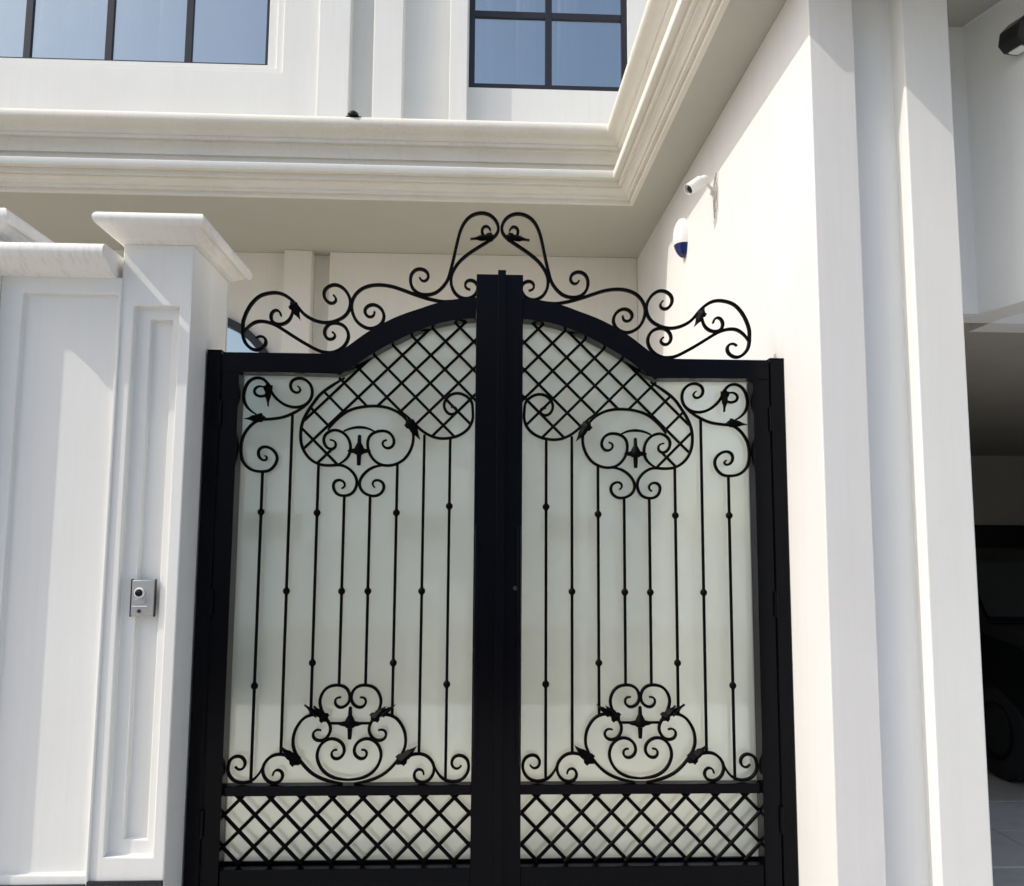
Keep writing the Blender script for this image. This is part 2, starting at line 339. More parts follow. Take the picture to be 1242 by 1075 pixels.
BARS = [
  ((-1.143,2.122),(-1.147,.669),(1.927,1.106)),
  ((-1.008,2.405),(-1.013,.796),(1.550,)),
  ((-.871,2.162),(-.882,.976),(1.925,1.213)),
  ((-.744,2.005),(-.75,1.109),(1.550,)),
  ((-.617,2.006),(-.628,1.114),(1.551,)),
  ((-.488,2.165),(-.498,.975),(1.928,1.213)),
  ((-.358,2.308),(-.369,.803),(1.552,)),
  ((-.232,2.295),(-.242,.678),(1.962,1.113)),
]
LATTICE = [
  ('a',((-.965,2.339),(-.784,2.159))),
  ('a',((-.924,2.440),(-.826,2.343))),
  ('a',((-.861,2.520),(-.754,2.413))),
  ('a',((-.788,2.589),(-.646,2.448))),
  ('a',((-.711,2.655),(-.463,2.407))),
  ('b',((-.327,2.306),(-.112,2.522))),
  ('a',((-.628,2.715),(-.217,2.304))),
  ('b',((-.411,2.362),(-.112,2.661))),
  ('a',((-.539,2.768),(-.137,2.365))),
  ('b',((-.493,2.419),(-.112,2.800))),
  ('a',((-.445,2.816),(-.112,2.483))),
  ('b',((-.885,2.167),(-.813,2.239))),
  ('b',((-.602,2.450),(-.157,2.895))),
  ('a',((-.345,2.859),(-.112,2.625))),
  ('b',((-.954,2.237),(-.329,2.863))),
  ('a',((-.23,2.886),(-.112,2.768))),
  ('b',((-.956,2.375),(-.591,2.740))),
]
LOW_LATTICE = [
  ('b',((-.198,.3),(-.112,.386))),
  ('b',((-.34,.3),(-.112,.528))),
  ('b',((-.483,.3),(-.161,.622))),
  ('b',((-.625,.3),(-.303,.622))),
  ('b',((-.768,.3),(-.446,.622))),
  ('b',((-.911,.3),(-.589,.622))),
  ('b',((-1.053,.3),(-.731,.622))),
  ('a',((-1.262,.38),(-1.182,.3))),
  ('b',((-1.196,.3),(-.874,.622))),
  ('a',((-1.262,.522),(-1.040,.3))),
  ('b',((-1.262,.376),(-1.016,.622))),
  ('a',((-1.219,.622),(-.897,.3))),
  ('b',((-1.262,.519),(-1.159,.622))),
  ('a',((-1.076,.622),(-.754,.3))),
  ('a',((-.934,.622),(-.612,.3))),
  ('a',((-.791,.622),(-.469,.3))),
  ('a',((-.649,.622),(-.327,.3))),
  ('a',((-.506,.622),(-.184,.3))),
  ('a',((-.363,.622),(-.112,.371))),
  ('a',((-.221,.622),(-.112,.513))),
]
LEAVES = [
  (-1.028,2.955,-.984,2.873,.045),
  (-.035,3.320,-.15,3.306,.045),
  (-1.131,2.548,-1.127,2.441,.042),
  (-1.148,2.386,-1.239,2.378,.042),
  (-.445,2.375,-.383,2.284,.05),
]
LEAVES_PAIRED = [
  (-.801,.953,-.861,1.014,.05),
  (-.837,.973,-.905,1.020,.032),
  (-.927,.758,-1.010,.829,.055),
]
ARCH_OUT = [
  (-.988,2.700),
  (-.796,2.696),
  (-.757,2.726),
  (-.652,2.806),
  (-.564,2.859),
  (-.484,2.898),
  (-.397,2.930),
  (-.297,2.965),
  (-.196,2.985),
  (-.099,2.994),
]
ARCH_IN = [
  (-1.262,2.608),
  (-.985,2.602),
  (-.775,2.598),
  (-.736,2.618),
  (-.607,2.710),
  (-.501,2.770),
  (-.395,2.823),
  (-.295,2.859),
  (-.196,2.880),
  (-.105,2.887),
]

# ============================================================ SETTING
g = box('ground', -60, 60, -60, 60, -.30, 0, M['ground'], None, 0); props(g, kind='structure')
g = box('courtyard_floor', -7.9, 1.415, .16, 3.75, .0, .012, M['court'], None, 0); props(g, kind='structure')
g = box('road', -60, 60, -14.0, -5.4, .0, .006, M['asphalt'], None, 0); props(g, kind='structure')
g = box('garage_floor', 2.1, 9.0, 1.93, 7.95, .0, .016, M['tile'], None, 0); props(g, kind='structure')

# driveway of separate paving stones
dw = bpy.data.objects.new('driveway', None); COL.objects.link(dw); props(dw, kind='structure')
bm = bmesh.new(); bx(bm, -.297, .297, -.297, .297, 0, .02)
pv = from_bm('paving_stone', bm, M['paver'], dw, .006, True, 1); first = True
for ix in range(8):
    for iy in range(6):
        o = pv if first else pv.copy()
        if not first: COL.objects.link(o); o.parent = dw
        first = False
        o.location = (2.25+.6*ix+random.uniform(-.002, .002), 1.61-.6*iy, random.uniform(-.004, .002))
        o.rotation_euler = (random.uniform(-.002, .002), 0, random.uniform(-.004, .004))

# ============================================================ VILLA
villa = thing('villa', 'white stucco villa with moulded cornice and black framed windows rising behind the gate', 'house')
YF = 3.10                                   # face of the upper storey
def villa_window(x0, x1, z0, z1, y, cols, rows, fw_=.055, bar=.05, curtain=None):
    f = None
    bm = bmesh.new()
    outer = [(x0, z0), (x1, z0), (x1, z1), (x0, z1)]
    for a, b, c, d in ((x0, x1, z0, z0+fw_), (x0, x1, z1-fw_, z1), (x0, x0+fw_, z0+fw_, z1-fw_), (x1-fw_, x1, z0+fw_, z1-fw_)):
        bx(bm, a, b, y, y+.06, c, d)
    w = from_bm('window', bm, M['alu'], villa, 0)
    for xc in cols:
        box('window_bar', xc-bar/2, xc+bar/2, y+.004, y+.05, z0+fw_, z1-fw_, M['alu'], w, .003)
    for zc in rows:
        xs = [x0+fw_] + [v for xc in cols for v in (xc-bar/2, xc+bar/2)] + [x1-fw_]
        for a, b in zip(xs[::2], xs[1::2]): box('window_bar', a, b, y+.006, y+.048, zc-bar/2, zc+bar/2, M['alu'], w, .003)
    xs = [x0+fw_] + [v for xc in cols for v in (xc-bar/2, xc+bar/2)] + [x1-fw_]
    zs = [z0+fw_] + [v for zc in rows for v in (zc-bar/2, zc+bar/2)] + [z1-fw_]
    for a, b in zip(xs[::2], xs[1::2]):
        for c, d in zip(zs[::2], zs[1::2]): 
            p = box('pane', a-.002, b+.002, y+.024, y+.034, c-.002, d+.002, M['winglass'], w, 0)
            p.rotation_euler = (0, 0, 0)
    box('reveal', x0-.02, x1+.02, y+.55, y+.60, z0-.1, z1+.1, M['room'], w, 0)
    return w
def curtain(w, x0, x1, y, z0, z1, mat='curtain', amp=.022):
    bm = bmesh.new(); n = max(4, int((x1-x0)/.028)); top = []; bot_ = []
    for i in range(n+1):
        x = x0+(x1-x0)*i/n; yy = y+amp*math.sin(i*1.9+1.3*math.sin(i*.7))
        top.append(bm.verts.new((x, yy, z1))); bot_.append(bm.verts.new((x+.01*math.sin(i), yy*1.0, z0)))
    for i in range(n): bm.faces.new((bot_[i], bot_[i+1], top[i+1], top[i]))
    o = from_bm('curtain', bm, M[mat], w, 0, False); md = o.modifiers.new('thickness', 'SOLIDIFY'); md.thickness = .002
    for p in o.data.polygons: p.use_smooth = True
# upper facade, cut for the two windows
W1 = (-5.55, -1.985, 5.955, 7.55); W2 = (-.213, 1.235, 5.845, 7.40)
bm = stepped(-8.0, -1.536, 5.0, 9.0, YF, YF+.45, [(-5.60+.0, -1.845, 5.87, 7.70, .022), (-5.575, -1.905, 5.915, 7.63, .022), (W1[0], W1[1], W1[2], W1[3], None)])
from_bm('facade_wall', bm, M['stucco'], villa, .004, True)
box('pilaster', -1.534, -1.256, YF-.025, YF+.45, 5.0, 9.0, M['stucco'], villa, .008)
box('facade_wall', -1.258, -1.054, YF+.15, YF+.45, 5.0, 9.0, M['stucco'], villa, 0)
box('pilaster', -1.054, -.793, YF-.01, YF+.45, 5.0, 9.0, M['stucco'], villa, .008)
box('facade_wall', -.795, -.38, YF+.16, YF+.45, 5.0, 9.0, M['stucco'], villa, 0)
box('pilaster', -.38, -.22, YF-.01, YF+.45, 5.0, 9.0, M['stucco'], villa, .008)
bm = stepped(-.222, 6.0, 5.0, 9.0, YF+.125, YF+.45, [(W2[0]+.002, W2[1], W2[2], W2[3], None)])
from_bm('facade_wall', bm, M['stucco'], villa, 0)
w = villa_window(*W1, YF+.09, [-4.81, -4.10, -3.395, -2.70], [7.0], .035, .062)
curtain(w, -5.5, -4.15, YF+.17, 5.9, 7.6)
curtain(w, -4.05, -3.15, YF+.17, 5.9, 7.6)
curtain(w, -3.0, -2.75, YF+.19, 5.9, 7.6)
w = villa_window(*W2, YF+.150, [.512], [6.575], .055, .062)
curtain(w, -.12, .02, YF+.23, 5.8, 7.4)
curtain(w, .22, .40, YF+.23, 5.8, 7.4)
curtain(w, .60, .80, YF+.23, 5.8, 7.4)
curtain(w, 1.0, 1.17, YF+.215, 5.8, 7.4, 'curtain_brown', .006)

# cornice round the court opening, mitred at its corners
cpath = [(-8.0, 2.515), (1.11, 2.515), (1.11, -.505), (1.34, -.505), (1.34, -1.25), (6.5, -1.25)]
prof_low = [(-.03, 4.498), (.001, 4.498), (.001, 4.530), (.028, 4.532), (.030, 4.552), (.042, 4.556), (.050, 4.572), (.066, 4.588), (.080, 4.594), (.081, 4.610),
            (.104, 4.612), (.106, 4.650), (.149, 4.653)]
prof_fas = [(.106, 4.6535), (.150, 4.6535), (.155, 4.660), (.155, 4.708), (.150, 4.713), (-.03, 4.715)]
prof_up = [(-.03, 4.7155), (-.03, 4.770), (.002, 4.772), (.004, 4.815), (.030, 4.817), (.032, 4.838), (.040, 4.858), (.056, 4.876), (.078, 4.888), (.080, 4.905),
           (.112, 4.907), (.114, 4.932), (.126, 4.936), (.140, 4.958), (.160, 4.975), (.186, 4.986), (.203, 5.000), (.212, 5.020), (.213, 5.045), (.206, 5.066), (.190, 5.082), (.165, 5.090), (-.65, 5.094)]
bm, _ = sweep_mitre(cpath, prof_low); c1 = from_bm('fascia_moulding', bm, M['cornice'], villa, 0, True)
bm, _ = sweep_mitre(cpath, prof_fas); c1 = from_bm('fascia_band', bm, M['stucco'], villa, 0, True)
bm, _ = sweep_mitre(cpath, prof_up); c1 = from_bm('cornice', bm, M['cornice'], villa, 0, True)
# slab over the court edge and the entrance; its underside is the soffit
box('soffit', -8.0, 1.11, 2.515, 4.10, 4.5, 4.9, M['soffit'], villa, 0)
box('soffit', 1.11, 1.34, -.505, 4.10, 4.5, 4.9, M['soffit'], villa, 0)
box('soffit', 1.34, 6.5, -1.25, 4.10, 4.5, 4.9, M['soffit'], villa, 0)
box('roof_slab', 1.80, 6.5, -.6, YF+.12, 4.905, 5.06, M['stucco'], villa, 0)

# ground-floor back wall with shallow relief and an arched window
AW = (-2.75, 3.10, .815)
bm = bmesh.new()
def arch(r, n=24, z0=.4):
    return [(AW[0]-r, z0)] + [(AW[0]-r*math.cos(math.pi*i/n), AW[1]+r*math.sin(math.pi*i/n)) for i in range(n+1)] + [(AW[0]+r, z0)]
ao = arch(AW[2])
ys = (3.90, 4.10)
# wall with arched hole: fan strips to a rectangular outline
left, right, top_, bot = -8.0, -1.93, 4.498, 0.0
def wallpiece(pts): prism(bm, pts, *ys)
wallpiece([(left, bot), (AW[0]-AW[2], bot), (AW[0]-AW[2], top_), (left, top_)])
wallpiece([(AW[0]+AW[2], bot), (right, bot), (right, top_), (AW[0]+AW[2], top_)])
wallpiece([(AW[0]-AW[2], bot), (AW[0]+AW[2], bot), (AW[0]+AW[2], .4), (AW[0]-AW[2], .4)])
for a, b in zip(ao[1:-1], ao[2:-1]): wallpiece([a, b, (b[0], top_), (a[0], top_)])
bmesh.ops.remove_doubles(bm, verts=bm.verts, dist=1e-5)
from_bm('court_wall', bm, M['courtwall'], villa, 0)
box('pilaster', -1.93, -1.67, 3.80, 4.10, 0, 4.498, M['courtwall'], villa, .006)
box('court_wall', -1.668, -1.512, 3.95, 4.10, 0, 4.498, M['courtwall'], villa, 0)
box('court_wall', -1.51, 1.418, 3.84, 4.10, 0, 4.498, M['courtwall'], villa, .004)
bm = bmesh.new()
ai = arch(AW[2]-.075, 24, .475)
for (a, b), (c, d) in zip(zip(ao, ao[1:]), zip(ai, ai[1:])): prism(bm, [a, b, d, c], 3.86, 3.98)
prism(bm, [ao[0], ao[-1], ai[-1], ai[0]], 3.86, 3.98)
bmesh.ops.remove_doubles(bm, verts=bm.verts, dist=1e-5)
aw = from_bm('arched_window', bm, M['alu'], villa, 0)
bm = bmesh.new(); prism(bm, ai, 3.93, 3.94); from_bm('pane', bm, M['winglass'], aw, 0)
box('window_bar', AW[0]-.02, AW[0]+.02, 3.89, 3.925, .48, AW[1]+AW[2]-.08, M['alu'], aw, 0)
box('reveal', -3.6, -1.9, 4.3, 4.35, .3, 4.0, M['curtain'], aw, 0)

# entrance wall on the right, running out to the street, and its pilasters
box('side_wall', 1.42, 1.632, -.45, 4.10, 0, 4.499, M['stucco_sun_dimmed'], villa, .006)
box('recess_wall', 1.630, 1.869, -.335, .2, 0, 4.499, M['stucco_cool'], villa, 0)
box('pilaster', 1.867, 2.088, -.45, .2, 0, 4.499, M['stucco'], villa, .006)
# garage portal: short lintel, then a skewed beam coming forward
box('garage_lintel', 2.086, 2.60, .0, .18, 2.953, 4.499, M['stucco_cool'], villa, 0)
bm = bmesh.new()
K = Vector((2.430, .0)); dr = Vector((.276, -.961)); nr = Vector((.961, .276))
q = [K-dr*.10, K+dr*1.15, K+dr*1.15+nr*.18, K-dr*.10+nr*.18]
b0 = [bm.verts.new((p.x, p.y, 2.950)) for p in q]; b1 = [bm.verts.new((p.x, p.y, 4.499)) for p in q]
bm.faces.new(b0); bm.faces.new(b1)
for i in range(4): bm.faces.new((b0[i], b1[i], b1[(i+1) % 4], b0[(i+1) % 4]))
from_bm('garage_beam', bm, M['stucco_cool'], villa, .004, True)
box('garage_wall', 2.06, 2.20, .20, 8.0, 0, 3.05, M['tan'], villa, 0)
box('garage_front', 2.61, 8.18, .205, .40, 2.96, 4.498, M['stucco_cool'], villa, 0)
box('garage_wall', 8.2, 8.4, -1.5, 8.0, 0, 4.499, M['tan'], villa, 0)
box('garage_wall', 2.06, 8.4, 8.0, 8.2, 0, 3.05, M['tan'], villa, 0)
box('garage_ceiling', 2.20, 8.2, .41, 8.0, 3.05, 3.15, M['tan'], villa, 0)
gd = box('garage_door', 3.2, 8.0, 7.90, 7.96, .016, 2.05, M['plastic'], villa, 0)
for k in range(7): box('door_slat', 3.22, 7.98, 7.875, 7.898, .03+.285*k, .30+.285*k, M['plastic'], gd, .004)

# ============================================================ BOUNDARY WALL AND PILLARS (left)
def cap_profile(h0, ov, h):
    """underside sloping out from the shaft to a round lip"""
    pts = [(-.02, h0), (0, h0), (.012, h0+.004)]
    for i in range(1, 7):
        u = i/7; pts.append((.012+(ov-.03)*u, h0+.004+(h*.52)*(u**1.35)))
    r = h*.31; cx_, cz_ = ov-r, h0+h-r
    for i in range(9):
        a = -math.pi/2*.75 + i/8*(math.pi/2*1.75)
        pts.append((cx_+r*math.cos(a), cz_+r*math.sin(a)))
    return pts
def make_cap(name, x0, x1, y0, y1, z0, ovx, ovy, h, parent, mat):
    prof = cap_profile(z0, 1.0, h); ref = .108
    prof = cap_profile(z0, ref, h); bm = bmesh.new(); rows = []
    for o, z in prof:
        u = o/ref; dx, dy = u*ovx, u*ovy
        rows.append([bm.verts.new(p) for p in ((x0-dx, y0-dy, z), (x1+dx, y0-dy, z), (x1+dx, y1+dy, z), (x0-dx, y1+dy, z))])
    for a, b in zip(rows, rows[1:]):
        for k in range(4): bm.faces.new((a[k], a[(k+1) % 4], b[(k+1) % 4], b[k]))
    bm.faces.new(rows[0]); bm.faces.new(rows[-1][::-1])
    return from_bm(name, bm, mat, parent, 0, True)
def pillar(name, x0, x1, label, yf=-.24, ovy=.155):
    t = thing(name, label, 'gate pillar', ((x0+x1)/2, .04, 0), 'capped pillars of the boundary wall')
    bm = stepped(x0, x1, .0, 3.148, yf, .32, [(x0+.062, x1-.053, .438, 2.858, .035), (x0+.128, x1-.093, .500, 2.802, .028)])
    from_bm('shaft', bm, M['stucco'], t, .006, True)
    make_cap('capstone', x0, x1, yf, .32, 3.147, .085, ovy, .108, t, M['cap'])
    box('plinth', x0+.001, x1-.001, yf-.014, yf-.001, 0, .345, M['granite'], t, .003)
    return t
pillar('wall_pillar', -1.745, -1.425, 'white capped pillar with a tall double sunk panel, carrying the doorbell beside the gate')
pillar('wall_pillar', -2.600, -2.280, 'white capped pillar at the far left edge, beyond the sunken wall panel', -.327, .075)
def wall_bay(x0, x1, label):
    t = thing('boundary_wall', label, 'wall', ((x0+x1)/2, 0, 0))
    bm = stepped(x0, x1+.009, .0, 2.985, -.252, .20, [(x0+.100, x1-.006, .372, 2.905, .024), ])
    from_bm('wall_panel', bm, M['stucco'], t, .006, True)
    # coping: a straight length with rounded lips front and back, ends standing a little clear of the pillars
    pr = cap_profile(0, .150, .118)
    hw = .1975
    out = [(-.262-o, 2.98+z) for o, z in pr[1:]] + [(.20+o, 2.98+z) for o, z in pr[:0:-1]]
    bm = bmesh.new()
    a = [bm.verts.new((x0-.01, y, z)) for y, z in out]; b = [bm.verts.new((x1-.020, y, z)) for y, z in out]
    bm.faces.new(a); bm.faces.new(b[::-1])
    for i in range(len(out)): bm.faces.new((a[i], b[i], b[(i+1) % len(out)], a[(i+1) % len(out)]))
    from_bm('coping', bm, M['cap'], t, 0, True)
    box('plinth', x0+.001, x1-.001, -.266, -.253, 0, .336, M['granite'], t, 0)
wall_bay(-2.279, -1.747, 'low white boundary wall with sunken panel and rounded coping left of the bell pillar')
t = thing('boundary_wall', 'plain white end of the boundary wall running out of view on the left', 'wall', (-4.5, 0, 0))
box('wall_panel', -7.0, -2.602, -.195, .20, .335, 2.995, M['stucco'], t, .006)
box('plinth', -7.0, -2.602, -.177, .19, 0, .336, M['granite'], t, 0)
box('coping', -7.0, -2.71, -.35, .35, 2.987, 3.09, M['cap'], t, .03)

# doorbell
t = thing('video_doorbell', 'silver video doorbell with black round camera on the sunk panel of the left pillar', 'doorbell', (-1.5765, -.21, 1.532))
dx0, dx1, dz0, dz1 = -1.633, -1.532, 1.455, 1.612; dy = -.224
bm = bmesh.new(); prism(bm, [(dx0, dz0), (dx1, dz0), (dx1, dz1), (dx0, dz1)], dy, -.203)
from_bm('housing', bm, M['steel'], t, .004, True)
box('side_rail', dx0-.003, dx0+.002, dy-.001, -.203, dz0-.004, dz1+.004, M['alu'], t, .001)
box('side_rail', dx1-.002, dx1+.003, dy+.003, -.203, dz0-.004, dz1+.004, M['alu'], t, .001)
cxx, czz = dx0+.037, dz1-.056
bm = bmesh.new(); lathe(bm, [(dy-.010, .0165), (dy-.010, .020), (dy-.006, .0225), (dy+.002, .0235)], 'y', (cxx, 0, czz), 24); lr = from_bm('lens_ring', bm, M['wplastic'], t, 0, True)
bm = bmesh.new(); lathe(bm, [(dy-.0135, .003), (dy-.0135, .008), (dy-.012, .0165), (dy-.006, .0168)], 'y', (cxx, 0, czz), 24); from_bm('lens', bm, M['lens'], lr, 0, True)
box('speaker_grille', dx0+.012, dx1-.035, dy-.002, dy+.002, dz0+.052, dz0+.074, M['steel'], t, .001)
box('trim_line', dx0+.006, dx1-.028, dy-.003, dy+.002, dz0+.040, dz0+.043, M['wplastic'], t, 0)
bm = bmesh.new(); lathe(bm, [(dy-.007, .0035), (dy-.006, .0075), (dy+.002, .0085)], 'y', (dx0+.038, 0, dz0+.021), 16); from_bm('call_button', bm, M['alu'], t, 0, True)

# ============================================================ GATE
BAR = .0138
def acanthus(name, x0, z0, x1, z1, w, parent, y0=.030, y1=.066):
    """forged leaf: ridged, lobed, tapering to a point at x1,z1"""
    L = math.hypot(x1-x0, z1-z0); d = Vector(((x1-x0)/L, (z1-z0)/L)); n = Vector((-d.y, d.x))
    st = [(-.10, .12), (.0, .30), (.07, .46), (.13, .56), (.22, .55), (.30, .40), (.38, .34), (.48, .40), (.58, .36), (.70, .22), (.84, .13), (1.0, 0)]
    bm = bmesh.new(); rid = []; lft = []; rgt = []; bk = []
    for i, (s, h) in enumerate(st):
        p = Vector((x0, z0))+d*L*s
        lobe = .10 if i in (3, 7) else 0
        a = p+n*h*w - d*L*lobe; b = p-n*h*w*.92 - d*L*lobe
        rid.append(bm.verts.new((p.x, y0-.010*(1-s*.6), p.y))); bk.append(bm.verts.new((p.x, y1, p.y)))
        lft.append(bm.verts.new((a.x, y0+.012, a.y))); rgt.append(bm.verts.new((b.x, y0+.012, b.y)))
    for i in range(len(st)-1):
        for A, B in ((lft, rid), (rid, rgt), (rgt, bk), (bk, lft)): bm.faces.new((A[i], A[i+1], B[i+1], B[i]))
    bm.faces.new((lft[0], rid[0], rgt[0], bk[0]))
    return from_bm(name, bm, M['wrought'], parent, 0, True)
def finial(cx, cz, parent, H=.150, wing=.056):
    bm = bmesh.new()
    lathe(bm, [(-.5*H, .0085), (-.46*H, .0095), (-.16*H, .012), (-.13*H, .022), (-.02*H, .028), (.06*H, .024), (.16*H, .017), (.24*H, .010), (.46*H, .0085), (.5*H, .007)], 'z', (cx, .06, cz), 12)
    f = from_bm('finial', bm, M['wrought'], parent, 0, True)
    bm = bmesh.new(); lathe(bm, [(-wing, .004), (-wing*.72, .010), (-.024, .013), (0, .014), (.024, .013), (wing*.72, .010), (wing, .004)], 'x', (cx, .06, cz-.004), 10)
    from_bm('finial_wing', bm, M['wrought'], f, 0, True)
def gate_leaf(sx, label):
    t = thing('gate_leaf', label, 'gate', (sx*1.345, .05, 0), 'leaves of the double gate')
    X = lambda pts: [(sx*p[0], p[1]) for p in pts]
    inb = lambda s: [(min(-.128, max(-1.252, p[0])), p[1]) for p in s]
    def bar(name, pts, w=BAR, y=(.050, .070), tp=(True, True), k=5, sm=2, mat='wrought'):
        c = catmull(X(pts), k, sm) if len(pts) > 2 else [Vector(p) for p in X(pts)]
        bm = bmesh.new(); flatbar(bm, c, w, y[0], y[1], tp)
        return from_bm(name, bm, M[mat], t, 0, True)
    FR = M['iron']; Y0, Y1 = 0.0, .115
    # frame
    box('hinge_stile', sx*-1.342, sx*-1.262, Y0, Y1, .05, 2.600, FR, t, .003)
    box('meeting_stile', sx*-.116, sx*-.004, Y0, Y1, .05, 3.112, FR, t, .003)
    ao_ = [(-1.342, 2.698), (-.90, 2.698), (-.815, 2.6985)] + [tuple(p) for p in ARCH_OUT[2:]] + [(-.117, 2.9955)]
    ai_ = [(-1.342, 2.603)] + [tuple(p) for p in ARCH_IN[1:]] + [(-.117, 2.8885)]
    def dense(p, lin):
        a = [Vector(q) for q in p]
        return lin + [v for v in catmull(a, 5, 1)]
    outl = [Vector(p) for p in ao_[:2]] + catmull(ao_[2:], 6, 3)
    inl = [Vector(p) for p in ai_[:3]] + catmull(ai_[3:], 6, 3)
    def resamp(P, n):
        L = [0]
        for a, b in zip(P, P[1:]): L.append(L[-1]+(b-a).length)
        r = []; j = 0
        for i in range(n+1):
            s = L[-1]*i/n
            while j < len(L)-2 and L[j+1] < s: j += 1
            r.append(P[j].lerp(P[j+1], (s-L[j])/max(1e-9, L[j+1]-L[j])))
        return r
    # split at the shoulder so both edges keep their knee
    def two(P, kx):
        i = min(range(len(P)), key=lambda q: abs(P[q].x-kx)); return resamp(P[:i+1], 8) + resamp(P[i:], 34)[1:]
    oo, ii = two(outl, -.795), two(inl, -.775)
    bm = bmesh.new(); rows = []
    for a, b in zip(oo, ii):
        rows.append([bm.verts.new((sx*a.x, Y0, a.y)), bm.verts.new((sx*b.x, Y0, b.y)), bm.verts.new((sx*b.x, Y1, b.y)), bm.verts.new((sx*a.x, Y1, a.y))])
    for a, b in zip(rows, rows[1:]):
        for k in range(4): bm.faces.new((a[k], a[(k+1) % 4], b[(k+1) % 4], b[k]))
    bm.faces.new(rows[0]); bm.faces.new(rows[-1][::-1])
    bmesh.ops.recalc_face_normals(bm, faces=bm.faces)
    es = [e for r in range(len(rows)-1) for e in bm.edges if False]
    from_bm('top_rail', bm, FR, t, 0, True)
    box('middle_rail', sx*-1.260, sx*-.1155, .030, .0955, .610, .655, FR, t, .003)
    box('bottom_rail', sx*-1.260, sx*-.1155, Y0+.01, Y1-.003, .05, .292, FR, t, .003)
    box('glazing_bead', sx*-1.260, sx*-.1155, .080, .0955, .2925, .304, M['iron'], t, .002)
    # glass
    gi = [(sx*p.x, p.y) for p in ii]
    bm = bmesh.new()
    poly = [(sx*-1.275, .641)] + [(sx*-1.275, 2.625)] + [(sx*p.x, p.y+.022) for p in ii[8:]] + [(sx*-.10, 2.91), (sx*-.10, .641)]
    prism(bm, poly, .096, .104); from_bm('glass_pane', bm, M['frost'], t, 0)
    box('glass_pane', sx*-1.275, sx*-.10, .096, .104, .28, .640, M['frost'], t, 0)
    # lattices: one diagonal family lies over the other
    for fam, (a, b) in LATTICE: bar('lattice_bar', (a, b), .0135, (.052, .064) if fam == 'a' else (.066, .078), (False, False))
    for fam, (a, b) in LOW_LATTICE: bar('lattice_bar', (a, b), .0165, (.046, .060) if fam == 'a' else (.062, .076), (False, False))
    # scrolls
    for s in SCROLLS: bar('scroll', inb(s))
    for s in CARTOUCHE:
        bar('scroll', inb(s)); bar('scroll', inb([(2*-.6915-p[0], p[1]) for p in s]))
    bar('cross_bar', ((-.784, .933), (-.599, .933)), .012, (.052, .066), (False, False))
    for s in CREST: bar('crest_scroll', s, .0150, (.044, .070))
    # uprights with collars
    XS = [-1.145, -1.0105, -.8765, -.7475, -.6225, -.4935, -.364, -.237]
    for x, (a, b, balls) in zip(XS, BARS):
        u = bar('upright_bar', ((x, a[1]+.004), (x, b[1]-.006)), .0135, (.053, .0665), (False, False))
        for z in balls:
            bm = bmesh.new()
            lathe(bm, [(-.020, .0075), (-.014, .0100), (-.010, .0150), (-.003, .0172), (.004, .0168), (.010, .0140), (.013, .0095), (.018, .0075)], 'z', (sx*x, .060, z), 14)
            from_bm('collar', bm, M['wrought'], u, 0, True)
    for (a, b, c, d, w) in LEAVES: acanthus('forged_leaf', sx*a, b, sx*c, d, w, t)
    for (a, b, c, d, w) in LEAVES_PAIRED:
        acanthus('forged_leaf', sx*a, b, sx*c, d, w, t)
        m = 2*-.6915; acanthus('forged_leaf', sx*(m-a), b, sx*(m-c), d, w, t)
    finial(sx*-.6815, 2.232, t); finial(sx*-.6915, .934, t)
    # lock plate on the meeting stile
    box('pull_handle', sx*-.110, sx*-.092, Y0-.030, Y0-.018, .75, 1.87, FR, t, .004)
    for z in (.85, 1.31, 1.77): box('handle_foot', sx*-.106, sx*-.096, Y0-.020, Y0+.001, z-.01, z+.01, FR, t, 0)
    return t
gl_ = gate_leaf(1, 'left leaf of the black wrought iron double gate, with scroll crest and frosted glass')
gr_ = gate_leaf(-1, 'right leaf of the black wrought iron double gate, next to the sunlit entrance wall')
box('astragal', -.010, .030, -.016, -.0015, .06, 3.130, M['iron'], gl_, .002)
bm = bmesh.new(); lathe(bm, [(-.010, .009), (-.004, .011), (.002, .011)], 'y', (.085, 0, 1.57), 10); from_bm('keyhole', bm, M['alu'], gr_, 0, True)
for sx, lab in ((-1, 'slim black steel post hinging the gate to the left pillar'), (1, 'slim black steel post hinging the gate to the right wall')):
    t = thing('gate_post', lab, 'post', (sx*1.38, .05, 0), 'posts carrying the gate')
    box('upright', sx*1.349, sx*1.416, -.004, .125, 0, 2.702, M['iron'], t, .003)
    box('top_plate', sx*1.347, sx*1.4175, -.006, .127, 2.7025, 2.708, M['iron'], t, 0)
    for z in (.5, 1.5, 2.4):
        bm = bmesh.new(); lathe(bm, [(-.06, .011), (.06, .011)], 'z', (sx*1.3455, -.008, z), 12); from_bm('hinge', bm, M['iron'], t, 0, True)

